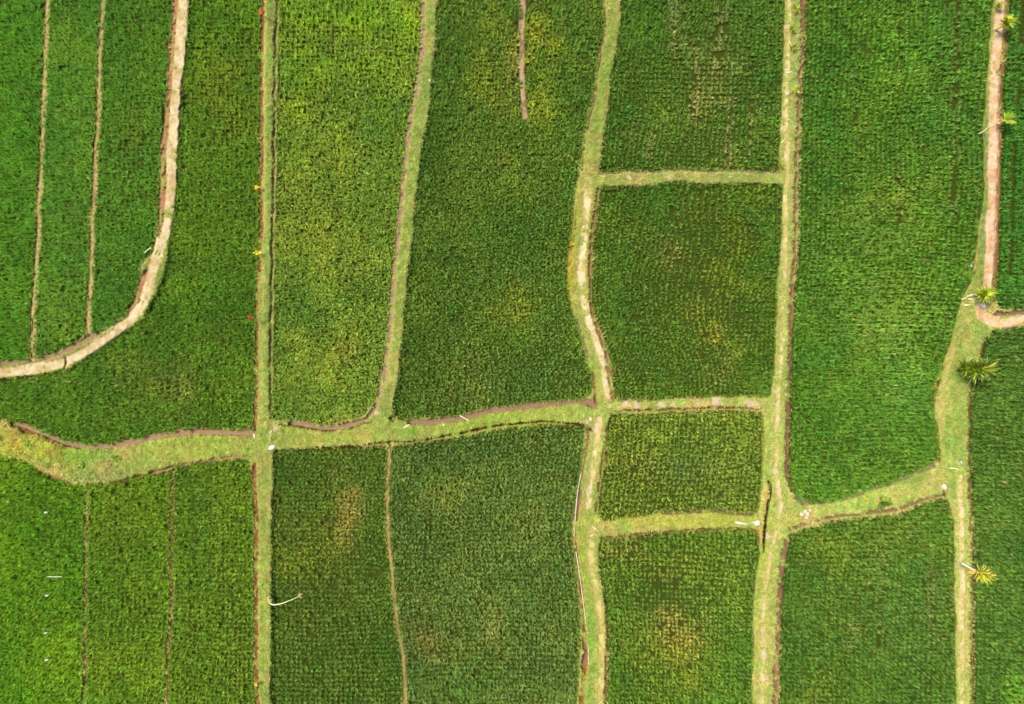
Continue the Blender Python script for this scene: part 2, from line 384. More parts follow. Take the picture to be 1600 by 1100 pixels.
# strips of bare earth: polyline, half width, colour (photo), kind: 'w' wet mud, 'e' earth edge, 'd' worn dirt, 'r' raised straw ridge
STR = [
 (CL[0:1] + [(281, LO + 5), (274, 0), (267.5, 84), (262, 168), (257, 229), (255, 303), (249, 363)], 4.6, (176, 128, 92), 'e'),
 ([(228, 424), (215, 471), (198, 494)], 4.8, (176, 130, 92), 'e'),
 ([(198, 494), (146, 524), (101, 549), (54, 563.5), (0, 569), (LO, 572)], 4.2, (158, 128, 98), 'w'),
 ([(292, LO), (288, 0), (283, 50), (279, 118), (273, 168), (270, 235), (266, 320), (260, 353), (250, 384), (241, 415), (234, 449), (218, 483), (194, 510), (157, 537), (101, 567), (50, 578), (0, 583), (LO, 587)], 8.0, (210, 190, 145), 'd'),
 ([(293, 60), (291, 84), (282, 168), (279, 235), (276, 320)], 1.2, (110, 80, 45), 'e'),
 ([(101, 558), (103, 570), (101, 579), (60, 588), (0, 594)], 1.3, (95, 65, 35), 'e'),
 (LA, 3.6, (198, 165, 112), 'e'), (LB, 3.6, (198, 162, 114), 'e'),
 (off(D_L, 3), 2.4, (140, 92, 55), 'e'),
 ([(398, 722), (398, 740), (401, 797), (401, 900), (401, 965), (402, 1060), (404, 1100), (405, HI)], 3.0, (140, 88, 55), 'e'),
 ([(438, LO), (434, 0), (431, 100), (429, 200), (427, 370), (424, 520), (423, 652)], 2.0, (176, 160, 98), 'e'),
 ([(430, 20), (428, 120), (426, 200), (424.5, 370), (421.5, 520), (420.5, 640)], 0.9, (150, 118, 74), 'e'),
 ([(20, 661), (45, 667), (67, 677), (92, 689), (115, 695), (150, 699), (180, 697), (210, 689), (240, 683), (290, 676), (340, 674), (398, 677)], 5.0, (168, 132, 104), 'w'),
 ([(-60, 655), (20, 665), (60, 682), (88, 694)], 3.0, (150, 100, 50), 'e'),
 ([(455, 660), (482, 664), (505, 669), (530, 667), (552, 661), (572, 655)], 5.0, (165, 135, 108), 'w'),
 ([(572, 655), (584, 642), (592, 622), (602, 574), (609, 516), (616, 432), (623, 368), (628, 303), (636, 235), (641, 188), (654, 128), (661, 67), (661, 0), (665, LO)], 3.6, (170, 138, 112), 'e'),
 ([(440, 663), (470, 667), (500, 674), (530, 674), (555, 668), (580, 660)], 1.5, (110, 80, 20), 'e'),
 ([(612, 654), (613, 655)], 5, (160, 112, 80), 'w'),
 ([(640, 659), (672, 660), (700, 657), (730, 651), (760, 643), (800, 637), (850, 632), (900, 628), (922, 626)], 4.8, (160, 128, 104), 'w'),
 ([(916, 627), (928, 634)], 6.0, (160, 128, 104), 'w'),
 ([(929, 628), (929, 600), (925, 575)], 2.6, (140, 100, 60), 'e'),
 ([(948, LO), (944, 0), (945, 55), (937, 90), (929, 150), (917, 207), (909, 265)], 1.9, (120, 100, 70), 'e'),
 ([(900, 330), (897, 366), (890, 415)], 2.2, (165, 140, 50), 'e'),
 ([(900, 500), (909, 525), (918, 555)], 2.4, (130, 110, 80), 'e'),
 (off(F_R8, -4.5), 2.4, (150, 112, 66), 'e'),
 ([(918, 280), (916, 336), (912, 382), (908, 432), (911, 466), (917, 493), (931, 530), (944, 573), (949, 617)], 5.4, (210, 188, 145), 'd'),
 ([(936, 655), (933, 680), (930, 701), (928, 732), (920, 764), (918, 790)], 4.6, (205, 184, 135), 'd'),
 ([(924, 826), (923, 881), (932, 930), (941, 990), (939, 1066), (936, 1100), (930, HI)], 4.6, (190, 172, 108), 'd'),
 ([(950, 655), (945, 701), (937, 747), (930, 797)], 2.2, (152, 125, 66), 'e'),
 ([(944, 930), (949, 980), (947, 1033), (944, 1100)], 1.5, (120, 85, 45), 'e'),
 ([(921, 668), (917, 695), (911, 730), (905, 770), (900, 812)], 3.0, (150, 125, 85), 'e'),
 ([(896, 830), (898, 864), (904, 905), (910, 960), (913, 985)], 3.0, (168, 145, 75), 'e'),
 ([(899, 840), (900, 864), (906, 905), (912, 950), (915, 985)], 1.6, (140, 88, 60), 'e'),
 ([(911, 995), (914, 1010), (913, 1035), (911, 1040)], 5.0, (165, 120, 95), 'w'),
 ([(913, 1040), (911, 1070), (907, 1100), (898, HI)], 3.6, (150, 105, 50), 'e'),
 ([(430, 704), (470, 702), (518, 699), (560, 697), (602, 691), (640, 689), (675, 685), (710, 680), (730, 675), (750, 670), (800, 662), (850, 658), (911, 662), (925, 672)], 1.9, (85, 55, 22), 'e'),
 ([(958, 643), (1002, 641), (1052, 639), (1136, 636), (1189, 640)], 1.9, (135, 90, 50), 'e'),
 (off(G_T, 0, 2), 1.6, (130, 115, 90), 'e'),
 (off(J_T, 0, 3)[2:], 2.0, (120, 105, 75), 'e'),
 (off(J_B, 0, -3), 1.6, (125, 95, 45), 'e'),
 ([(609, 694), (607, 735), (605, 797), (608, 848), (615, 915), (622, 982), (632, 1033), (634, 1100), (640, HI)], 2.7, (172, 142, 86), 'e'),
 (L13, 1.8, (76, 56, 30), 'e'), (L14, 1.9, (96, 70, 38), 'e'),
 ([(60, 732), (90, 748), (120, 758), (150, 758), (200, 749), (260, 733)], 2.5, (160, 125, 62), 'e'),
 ([(235, 738), (270, 729), (300, 722), (336, 717), (392, 713)], 2.4, (165, 130, 90), 'e'),
 ([(819, LO), (818, 0), (814, 50), (815, 100), (817, 150), (820, 183)], 4.2, (190, 158, 120), 'e'),
 ([(1258, LO), (1254, 0), (1254, 67), (1250, 111), (1247, 168), (1244, 235), (1243, 303), (1241, 399), (1235, 466), (1233, 533), (1231, 634), (1228, 735), (1231, 755), (1240, 770), (1250, 780), (1262, 784)], 3.0, (142, 100, 74), 'e'),
 ([(1243, 776), (1254, 784)], 5.0, (148, 125, 108), 'w'),
 ([(1262, 786), (1285, 787), (1318, 780)], 1.8, (110, 95, 75), 'e'),
 ([(1235, 828), (1226, 850), (1220, 881), (1217, 965), (1213, 1033), (1210, 1100), (1206, HI)], 4.0, (150, 112, 84), 'e'),
 ([(1233, 827), (1257, 818), (1301, 807), (1368, 800), (1408, 794), (1442, 780), (1470, 773)], 2.8, (150, 112, 90), 'e'),
 ([(1320, 777), (1361, 763), (1402, 750), (1435, 737), (1458, 728)], 3.4, (146, 122, 96), 'e'),
 ([(1474, 768), (1478, 779)], 2.2, (80, 60, 30), 'e'),
 ([(1522, 425), (1514, 445), (1502, 458), (1497, 479), (1486, 523), (1472, 567), (1466, 600)], 1.6, (72, 76, 38), 'e'),
 ([(1466, 595), (1458, 625), (1457, 645), (1463, 670), (1465, 700), (1466, 722)], 2.2, (120, 78, 48), 'e'),
 ([(1535, 538), (1529, 560), (1518, 600), (1512, 651), (1513, 735), (1516, 831), (1517, 932), (1518, 1100), (1520, HI)], 1.9, (125, 92, 45), 'e'),
 ([(1582, LO), (1575, 0), (1572, 34), (1566, 101), (1562, 168), (1561, 235), (1558, 370), (1554, 440), (1550, 470)], 2.6, (168, 124, 74), 'e'),
 ([(1570, LO), (1563, 0), (1557, 60), (1554, 120), (1553, 168), (1551, 235), (1550, 336), (1547, 380), (1543, 432), (1538, 462), (1531, 482)], 8.2, (226, 188, 152), 'd'),
 ([(1531, 482), (1536, 494), (1550, 501), (1572, 504), (1600, 500), (HI, 494)], 8.5, (226, 192, 148), 'd'),
 ([(1556, 488), (1600, 489), (HI, 485)], 3.8, (150, 120, 108), 'w'),
 ([(1499, 745), (1502, 797), (1503, 831), (1501, 864), (1504, 905), (1501, 945), (1503, 982), (1503, 1033), (1504, 1100), (1506, HI)], 4.0, (205, 185, 140), 'd'),
 ([(1489, 545), (1480, 575), (1474, 610), (1472, 640), (1471, 680)], 2.8, (185, 168, 100), 'd'),
 ([(1232, LO), (1234, 20), (1228, 150), (1230, 250), (1227, 330), (1226, 420), (1222, 520), (1216, 610), (1213, 650), (1212, 735), (1215, 770), (1221, 800), (1207, 850), (1198, 900), (1192, 960), (1192, 1040), (1190, 1100)], 3.6, (196, 180, 125), 'd'),
 ([(1199, 751), (1203.5, 759), (1202.7, 774), (1199, 795), (1196, 811), (1195, 829), (1192.5, 862)], 1.5, (70, 46, 26), 'w'),
 ([(1194, 760), (1196, 790), (1190, 820), (1188, 850)], 3.6, (188, 158, 88), 'd'),
 ([(413, LO), (415, 0), (413, 200), (413, 380), (408, 560), (406, 640)], 1.6, (170, 165, 90), 'd'),
]
SPOTS = [(976, 633, 6), (993, 633, 7), (1035, 632, 7), (1050, 632, 4), (1070, 630, 5), (1093, 628, 6), (1119, 628, 8), (1126, 629, 4), (1163, 631, 4), (1172, 632, 8), (1182, 631, 5),
         (1212, 612, 5), (1216, 634, 6), (1214, 655, 5), (1219, 398, 5), (1226, 430, 4), (1210, 736, 6), (1217, 765, 5), (1222, 790, 7), (1201, 838, 6), (951, 635, 4), (946, 606, 4),
         (1192, 948, 4), (1194, 960, 5), (1195, 1022, 6), (1190, 985, 3), (932, 664, 4), (932, 671, 4), (919, 767, 5), (918, 786, 4), (1502, 826, 5), (1504, 903, 4),
         (1259, 802, 7), (1266, 798, 5), (1183, 818, 5), (985, 276, 4), (1000, 277, 4), (1048, 277, 4), (1525, 300, 3), (388, 668, 3), (430, 668, 5), (421, 675, 4), (590, 645, 4), (918, 657, 5),
         (1473, 762, 5), (1240, 705, 3), (1500, 725, 4), (1203, 1000, 4), (1197, 1060, 5), (1201, 870, 4), (1228, 40, 4), (1226, 180, 4), (1224, 200, 4)]

# ------------------------------------------------------------------ ground survey grid
def axis(lo, hi, step, far):
    a = list(np.arange(lo, hi + 0.01, step))
    left, right = [], []
    s, x = step, lo
    while x > -far:
        s *= 1.35
        x -= s
        left.append(x)
    s, x = step, a[-1]
    while x < far + 1600:
        s *= 1.35
        x += s
        right.append(x)
    return np.array(left[::-1] + a + right)


gx = axis(-40, 1640, 1.6, 6000)
gy = axis(-40, 1140, 1.6, 6000)
GX, GY = np.meshgrid(gx, gy)
wob = 2.5
PX = GX + (fbm(GX, GY, 22, 11, 3) - .5) * wob * 2
PY = GY + (fbm(GX, GY, 22, 17, 3) - .5) * wob * 2


def box_of(pts, pad):
    p = np.array(pts)
    i0, i1 = np.searchsorted(gx, [p[:, 0].min() - pad, p[:, 0].max() + pad])
    j0, j1 = np.searchsorted(gy, [p[:, 1].min() - pad, p[:, 1].max() + pad])
    return slice(max(j0 - 1, 0), j1 + 1), slice(max(i0 - 1, 0), i1 + 1)


plotmask = np.zeros(GX.shape)
plotid = np.full(GX.shape, -1)
for k, P in enumerate(PLOTS):
    b = box_of(P["poly"], 2)
    m = inside(P["poly"], PX[b], PY[b])
    plotmask[b] = np.maximum(plotmask[b], m)
    plotid[b][m] = k
far = (GX < LO) | (GX > HI) | (GY < LO) | (GY > HI)


def blur(a, sig):
    r = int(sig * 3) + 1
    k = np.exp(-0.5 * (np.arange(-r, r + 1) / sig) ** 2)
    k /= k.sum()
    p = np.pad(a, ((r, r), (0, 0)), mode='edge')
    o = sum(k[i] * p[i:i + a.shape[0]] for i in range(2 * r + 1))
    p = np.pad(o, ((0, 0), (r, r)), mode='edge')
    return sum(k[i] * p[:, i:i + a.shape[1]] for i in range(2 * r + 1))


bank = 1 - np.maximum(plotmask, far)
hb = sstep(0.25, 0.95, blur(bank, 1.9))
Z = FIELD_Z + 0.36 * hb
n1 = fbm(GX, GY, 14, 31, 4)
n2 = fbm(GX, GY, 5, 41, 3)
n3 = fbm(GX, GY, 90, 51, 3)
Z += (n2 - .5) * 0.07 * hb + (n1 - .5) * 0.08 * hb + (n1 - .5) * 0.03

# base colours (albedo)
ALBEDO = 0.52      # photo brightness -> surface albedo, for open bare ground
mudc = lin((68, 78, 26))
bankc0, bankc1 = lin((150, 165, 62)), lin((185, 168, 88))
C = np.zeros(GX.shape + (3,))
t = sstep(.35, .65, n1)[..., None]
C[:] = bankc0 * (1 - t) + bankc1 * t
edge = (hb < 0.6) & (bank > .5)
C[edge] = lin((140, 112, 66))
C[plotmask > .5] = mudc
C[far] = lin((58, 98, 30))
cls = np.where(plotmask > .5, 0, 1)       # 0 ground in the plots, 1 banks, 2 worn path, 3 wet ditch
cls[far] = 0
GRASS = hb.copy()                         # how much turf grows here
GRASS[plotmask > .5] = (.55 * sstep(.03, .4, blur(bank, 1.9)))[plotmask > .5]
EDGE = np.exp(-((blur(bank, 1.9) - .5) / .22) ** 2)
for pts, hw, col, kind in STR:
    p = smooth_line(pts, 1) if len(pts) > 2 else np.array(pts, float)
    b = box_of(p, hw + 6)
    d = seg_dist(PX[b], PY[b], p)
    # width breathes along the strip
    hwv = hw * (.88 if kind == 'w' and hw > 2 else 1) * (0.75 + 0.5 * fbm(GX[b], GY[b], 30, 61, 3))
    m = 1 - sstep(hwv - .7, hwv + .9, d + (n2[b] - .5) * (2.4 if kind != 'w' else 1.2))
    c = lin(col)
    c = c * (0.85 + 0.3 * n2[b][..., None])
    if kind == 'd':
        m = m * sstep(.34, .56, n2[b] * .55 + n1[b] * .45 + .10 * (hw > 6) + .03)
        c = c * (1.0 if hw > 6 else 1.18)
        pk = sstep(.4, .65, fbm(GX[b], GY[b], 11, 301, 3))[..., None]
        c = c * (1 - pk) + (c * np.array([.80, .80, .62]) if hw <= 6 else c * np.array([.82, .74, .60])) * pk
        C[b] = C[b] * (1 - m[..., None]) + c * m[..., None]
        GRASS[b] *= 1 - m * (0.97 if hw > 6 else .9)
        if hw > 3.5:
            cls[b][(m > .45) & (cls[b] != 0)] = 2
        Z[b] -= 0.02 * m
    elif kind == 'e':
        m = m * (.45 + .55 * sstep(.33, .5, fbm(GX[b], GY[b], 8, 311, 3)))
        C[b] = C[b] * (1 - m[..., None]) + c * m[..., None]
        GRASS[b] *= 1 - m * .92
        Z[b] = Z[b] * (1 - m * .75) + (-.24) * m * .75
    else:
        c = c * .9 * np.array([1.0, .97, .84])
        C[b] = C[b] * (1 - m[..., None]) + c * m[..., None]
        GRASS[b] *= 1 - m
        Z[b] = Z[b] * (1 - m) + (FIELD_Z + .02) * m
        cls[b][m > .5] = 3
for x, y, r in SPOTS:
    b = box_of([(x, y)], r + 6)
    d = np.hypot(PX[b] - x, PY[b] - y) + (n2[b] - .5) * 10
    m = (1 - sstep(r * .6, r * 1.05, d)) * (cls[b] != 3)
    C[b] = C[b] * (1 - m[..., None]) + lin((216, 190, 152)) * m[..., None]
    GRASS[b] *= 1 - m
C = C * ALBEDO * np.where(cls == 2, 1.16, 1.0)[..., None]

# the black-bottomed slot ditch
slot = smooth_line([(1199, 751), (1203.5, 759), (1202.7, 774), (1199, 795), (1196, 811), (1195, 829), (1192.5, 862)], 1)
b = box_of(slot, 8)
d = seg_dist(GX[b], GY[b], slot)
Z[b] = np.where(d < 1.7, -0.75, Z[b])

kk = S * (H - Z) / H                      # each surveyed point goes where a surface of its height is seen
VX, VY = (GX - 800) * kk, (550 - GY) * kk
verts = np.stack([VX, VY, Z], -1).reshape(-1, 3)
ny, nx = GX.shape
idx = np.arange(nx * ny).reshape(ny, nx)
F = np.stack([idx[1:, :-1], idx[1:, 1:], idx[:-1, 1:], idx[:-1, :-1]], -1).reshape(-1, 4)
fc = cls[:-1, :-1].ravel()
cols = C.reshape(-1, 3)


def sub(name, k, mat, **kw):
    f = F[fc == k]
    u, inv = np.unique(f, return_inverse=True)
    return tag(mesh_np(name, verts[u], inv.reshape(-1, 4), mat, cols[u], smooth=True), kind="structure", **kw)


sub("ground", 0, M_SOIL, label="dark wet soil between the rice plants")
sub("embankment", 1, M_SOIL, label="raised earth banks dividing the rice plots")
sub("footpath", 2, M_SOIL, label="pale trodden dirt along the bank tops")
sub("ditch", 3, M_WET, label="brown wet mud and shallow water beside the banks")


def sample(A, x, y):
    i = np.clip(np.searchsorted(gx, x) - 1, 0, nx - 2)
    j = np.clip(np.searchsorted(gy, y) - 1, 0, ny - 2)
    fx = (x - gx[i]) / (gx[i + 1] - gx[i])
    fy = (y - gy[j]) / (gy[j + 1] - gy[j])
    return (A[j, i] * (1 - fx) + A[j, i + 1] * fx) * (1 - fy) + (A[j + 1, i] * (1 - fx) + A[j + 1, i + 1] * fx) * fy


def px_to_world(x, y, z):
    k = S * (H - z) / H
    return np.stack([(x - 800) * k, (550 - y) * k, np.broadcast_to(z, np.shape(x))], -1)


# ------------------------------------------------------------------ blades
def blades(base, L, width, lean, az, col, droop=1.6):
    """kite-shaped arched leaves, one quad each; arrays over blades"""
    n = len(L)
    dirs = np.stack([np.cos(az), np.sin(az), np.zeros(n)], -1)
    side = np.stack([-np.sin(az), np.cos(az), np.zeros(n)], -1)
    up = np.array([0, 0, 1.0])
    l1 = L * .55
    a1 = lean * .75
    mid = base + dirs * (l1 * np.sin(a1))[:, None] + up * (l1 * np.cos(a1))[:, None]
    a2 = np.minimum(lean * droop, 2.0)
    tip = mid + dirs * ((L - l1) * np.sin(a2))[:, None] + up * ((L - l1) * np.cos(a2))[:, None]
    s = side * (width / 2)[:, None]
    V = np.stack([base, mid - s, tip, mid + s], 1).reshape(-1, 3)
    Fq = np.arange(4 * n).reshape(n, 4)
    return V, Fq, np.repeat(col, 4, 0)


RICE_ALB = np.array([3.6, 2.85, 2.9])
SPX = 6.8


def build_plot(k, P):
    poly = np.array(P["poly"], float)
    g1 = np.array(P["guide"], float)
    g1 = g1[np.argsort(g1[:, 1])]
    g2 = np.array(P.get("guide2", P["guide"]), float)
    g2 = g2[np.argsort(g2[:, 1])]
    x0, y0 = poly.min(0)
    x1, y1 = poly.max(0)
    sy = P.get("sy", SPX)
    ys = np.arange(y0 - sy, y1 + sy, sy)
    r1, r2 = g1[:, 0].mean(), g2[:, 0].mean()
    in1, in2 = P.get("in1", 2.5), P.get("in2", 2.5)
    if "guide2" in P:          # a whole number of columns between the two long edges
        nc = round((r2 - in2 - r1 - in1) / SPX)
        xs = r1 + in1 + np.arange(-12, nc + 13) * (r2 - in2 - r1 - in1) / nc
    else:
        sp_ = SPX if in1 > 0 else -SPX
        xs = r1 + in1 + np.arange(-30, 90) * sp_
    X, Y = np.meshgrid(xs, ys)
    c1 = np.interp(Y, g1[:, 1], g1[:, 0])
    c2 = np.interp(Y, g2[:, 1], g2[:, 0])
    if abs(r2 - r1) > 30:
        tt = np.clip((X - r1) / (r2 - r1), 0, 1)
    else:
        tt = 0
    sm = 1.0
    X = X + ((c1 - r1) * (1 - tt) + (c2 - r2) * tt) * sm
    ww = (fbm(X, Y, 130, 71 + k, 2) - .5)
    edge_in = sstep(0, 60, np.minimum(np.abs(X - c1), np.abs(X - c2)))
    Y = Y + ww * 26 + (X - x0) * (0.03 * math.sin(k * 2.3))
    X = X + (fbm(X, Y, 120 if P.get('curve') else 160, 91 + k, 2) - .5) * ((60 if P.get('curve') else 16) * edge_in)
    X = X.ravel() + R.normal(0, .42, X.size)
    Y = Y.ravel() + R.normal(0, .42, Y.size)
    ew = (fbm(X, Y, 12, 101, 2) - .5) * 5
    m = inside(poly, X + ew, Y + ew * .6)
    m &= (X > -150) & (X < 1750) & (Y > -150) & (Y < 1250)
    X, Y = X[m], Y[m]
    keep = np.ones(X.size, bool)
    for pts, hw in P.get("furrow", []):
        keep &= seg_dist(X, Y, pts) > hw
    for pts, hw, pr in P.get("streak", []):
        keep &= (seg_dist(X, Y, pts) > hw * 1.3) | (R.random(X.size) > pr * (.35 if k == 6 else .8))
    size = np.full(X.size, P["size"])
    for x, y, rx, ry, a in P["thin"]:
        d = ((X - x) / rx) ** 2 + ((Y - y) / ry) ** 2
        wv = np.exp(-d) * a * (0.4 + 1.2 * fbm(X, Y, 14, 121, 2))
        size *= 1 - wv * .42
        keep &= R.random(X.size) > wv * .12
    keep &= R.random(X.size) > 0.004
    X, Y, size = X[keep], Y[keep], size[keep]
    n = X.size
    base = lin(P["col"])
    col = np.tile(base, (n, 1))
    for x, y, rx, ry, c, a in P["pat"]:
        d = ((X - x) / rx) ** 2 + ((Y - y) / ry) ** 2
        rag = fbm(X, Y, 34, 131, 3) - .5
        wv = (sstep(1.15, -.55, np.sqrt(d) * .75 + rag * 1.9) * a * .7 * (.45 + 1.1 * fbm(X, Y, 9, 133, 2)))[:, None]
        wv = np.clip(wv, 0, 1)
        col = col * (1 - wv) + lin(c) * wv
    for pts, hw, pr in P.get("streak", []):
        wv = ((seg_dist(X, Y, pts) < hw * 2.2) * pr * (.32 if k == 6 else .12))[:, None]
        col = col * (1 - wv) + lin((140, 134, 92)) * wv
    q = fbm(X, Y, 40, 141, 4)[:, None] - .5
    q2 = fbm(X, Y, 110, 151, 3)[:, None] - .5
    col = col * (1 + q * .30 + q2 * .30)
    col[:, 0] *= (1 + q2[:, 0] * .45 + q[:, 0] * .4)
    col = col * np.exp(R.normal(0, .08, (n, 1)))
    size = size * (1 + R.normal(0, .09, n)) * (1 + q[:, 0] * .12)
    inf = (X > -25) & (X < 1625) & (Y > -25) & (Y < 1125)
    Vs, Fs, Cs = [], [], []
    o = 0
    for sel, B, wm in ((inf, 20, 1.0), (~inf, 9, 1.7)):
        if not sel.any():
            continue
        xx, yy, ss, cc = X[sel], Y[sel], size[sel], col[sel]
        z = sample(Z, xx, yy) - .02
        bp = px_to_world(xx, yy, z)
        nb = len(xx) * B
        bp = np.repeat(bp, B, 0)
        az = R.random(nb) * 2 * np.pi
        ofs = R.random(nb) * .05
        bp[:, 0] += np.cos(az) * ofs
        bp[:, 1] += np.sin(az) * ofs
        s = np.repeat(ss, B)
        L = s * R.uniform(.30, .44, nb)
        lean = R.beta(1.4, 2.3, nb) * .82 + .04
        wd = s * R.uniform(.028, .050, nb) * wm
        cb = np.repeat(cc, B, 0) * np.exp(R.normal(0, .17, (nb, 1)))
        hue = R.normal(0, .11, nb)
        cb[:, 0] *= 1 + hue
        cb[:, 2] *= 1 + R.normal(0, .25, nb)
        dead = R.random(nb) < .008
        cb[dead] = lin((165, 140, 80)) * .5
        V, Fq, CC = blades(bp, L, wd, lean, az, np.clip(cb * RICE_ALB, 0.002, .8))
        Vs.append(V); Fs.append(Fq + o); Cs.append(CC)
        o += len(V)
    for x, y, rx, ry in P.get("weeds", []):      # paler broad blades standing out of the crop
        nw = int(rx * ry * .035)
        xx = R.normal(x, rx * .5, nw)
        yy = R.normal(y, ry * .5, nw)
        B = 7
        bp = np.repeat(px_to_world(xx, yy, np.full(nw, FIELD_Z + .25)), B, 0)
        nb = nw * B
        V, Fq, CC = blades(bp, R.uniform(.2, .34, nb), R.uniform(.02, .034, nb), R.uniform(.3, 1.2, nb), R.random(nb) * 6.283,
                           np.tile(lin((150, 178, 70)), (nb, 1)) * R.uniform(.5, 1.0, (nb, 1)))
        Vs.append(V); Fs.append(Fq + o); Cs.append(CC)
        o += len(V)
    ob = mesh_np("rice_plot", np.concatenate(Vs), np.concatenate(Fs), M_RICE, np.concatenate(Cs))
    tag(ob, P["label"], "rice plot", "rice plots between the earth banks")
    return ob


for k, P in enumerate(PLOTS):
    build_plot(k, P)

# ------------------------------------------------------------------ turf on the banks: nobody could count it
def turf():
    sp = 1.45
    X, Y = np.meshgrid(np.arange(-60, 1660, sp), np.arange(-60, 1160, sp))
    X = X.ravel() + R.uniform(-.9, .9, X.size)
    Y = Y.ravel() + R.uniform(-.9, .9, Y.size)
    g = sample(GRASS, X, Y)
    nz = fbm(X, Y, 9, 201, 3)
    keep = (g > .12) & (R.random(X.size) < g ** 1.5 * (.35 + 1.1 * nz))
    X, Y, g = X[keep], Y[keep], g[keep]
    n = X.size
    gr = lin((162, 176, 88))
    straw = lin((196, 178, 108))
    deep = lin((112, 142, 62))
    yg = lin((168, 176, 60))
    a = fbm(X, Y, 24, 211, 4)[:, None]
    b_ = fbm(X, Y, 60, 221, 3)[:, None]
    col = gr * np.ones((n, 1))
    w1 = sstep(.46, .72, a); col = col * (1 - w1) + straw * w1
    w2 = sstep(.52, .70, b_) * .6; col = col * (1 - w2) + deep * w2

    def zone(x, y, rx, ry, c, s):
        nonlocal col
        w = (np.clip(1.4 * np.exp(-((X - x) / rx) ** 2 - ((Y - y) / ry) ** 2), 0, 1) * s)[:, None]
        col = col * (1 - w) + lin(c) * w
    zone(500, 682, 90, 16, (176, 184, 80), .6)
    zone(760, 660, 120, 22, (160, 182, 62), .7)
    zone(640, 675, 40, 12, (120, 158, 60), .5)
    zone(300, 700, 90, 22, (176, 188, 78), .7)
    zone(60, 700, 70, 20, (188, 190, 70), .75)
    zone(120, 715, 40, 12, (128, 170, 52), .6)
    zone(15, 685, 30, 14, (190, 176, 70), .5)
    zone(80, 730, 50, 9, (185, 175, 92), .5)
    zone(160, 742, 50, 8, (150, 160, 88), .6)
    zone(417, 300, 12, 330, (144, 172, 80), .7)
    zone(412, 900, 14, 200, (165, 176, 84), .6)
    zone(660, 150, 20, 140, (130, 165, 72), .6)
    zone(630, 420, 20, 170, (150, 170, 74), .6)
    zone(950, 100, 24, 150, (140, 164, 68), .6)
    zone(918, 330, 30, 60, (165, 165, 70), .5)
    zone(892, 420, 6, 60, (180, 158, 40), .8)
    zone(1080, 278, 150, 9, (155, 165, 85), .5)
    zone(1238, 200, 16, 260, (160, 172, 104), .6)
    zone(1222, 500, 16, 160, (160, 175, 92), .6)
    zone(1080, 812, 130, 12, (178, 180, 66), .75)
    zone(910, 920, 8, 130, (176, 168, 60), .4)
    zone(924, 960, 9, 150, (128, 172, 58), .7)
    zone(940, 1020, 7, 130, (186, 180, 96), .7)
    zone(1360, 780, 120, 16, (150, 172, 82), .7)
    zone(1500, 620, 26, 110, (132, 160, 66), .7)
    zone(1535, 260, 7, 260, (108, 140, 76), .8)
    zone(1524, 420, 12, 50, (130, 150, 66), .7)
    zone(1505, 900, 18, 200, (158, 170, 96), .6)
    zone(1205, 980, 24, 120, (170, 170, 92), .6)
    zone(1190, 860, 12, 60, (170, 178, 70), .6)
    # red and orange weeds on the broad bank at the left
    w = ((fbm(X, Y, 16, 231, 3) > .73) & (X < 190) & (Y > 655) & (Y < 765))
    col[w] = lin((180, 160, 72))
    z = sample(Z, X, Y) - .005
    B = 5
    bp = np.repeat(px_to_world(X, Y, z), B, 0)
    nb = n * B
    bp[:, :2] += R.normal(0, .02, (nb, 2))
    cl = fbm(X, Y, 5.5, 241, 2)
    cl2 = fbm(X, Y, 3.2, 251, 1)
    col = col * (0.50 + .66 * cl + .45 * cl2)[:, None]
    lane = np.zeros(n)
    for pts, hw, c_, kd in STR:
        if kd == 'd' and hw < 6:
            lane = np.maximum(lane, np.exp(-(seg_dist(X, Y, pts) / (hw * 1.5)) ** 2))
    lane = (lane * (.35 + .9 * fbm(X, Y, 20, 271, 3)))[:, None].clip(0, .8)
    col = col * (1 - lane) + lin((202, 192, 118)) * lane
    ed = sample(EDGE, X, Y)
    bk = (fbm(X, Y, 4.5, 261, 2) > .60)
    col[bk] = col[bk] * .7 + lin((205, 200, 120)) * .3
    tall = np.repeat((.4 + 1.3 * cl) * (.45 + .55 * np.clip(g * 1.3, 0, 1)) * (1 + .7 * ed), B)
    wild = np.repeat(np.where((X < 190) & (Y > 655) & (Y < 765), 1.35, 1.0), B)
    L = R.uniform(.07, .16, nb) * tall * wild
    cb = np.repeat(col, B, 0) * (1 + R.normal(0, .16, (nb, 1)))
    cb[:, 0] *= 1 + R.normal(0, .08, nb)
    V, Fq, CC = blades(bp, L, R.uniform(.014, .026, nb) * wild, R.uniform(.3, 1.25, nb), R.random(nb) * 6.283, np.clip(cb * np.array([1.02, 1.06, 1.02]), 0, .85), 1.3)
    tag(mesh_np("grass", V, Fq, M_GRASS, CC), "short yellowish green turf growing on the earth banks", "grass", kind="stuff")


turf()

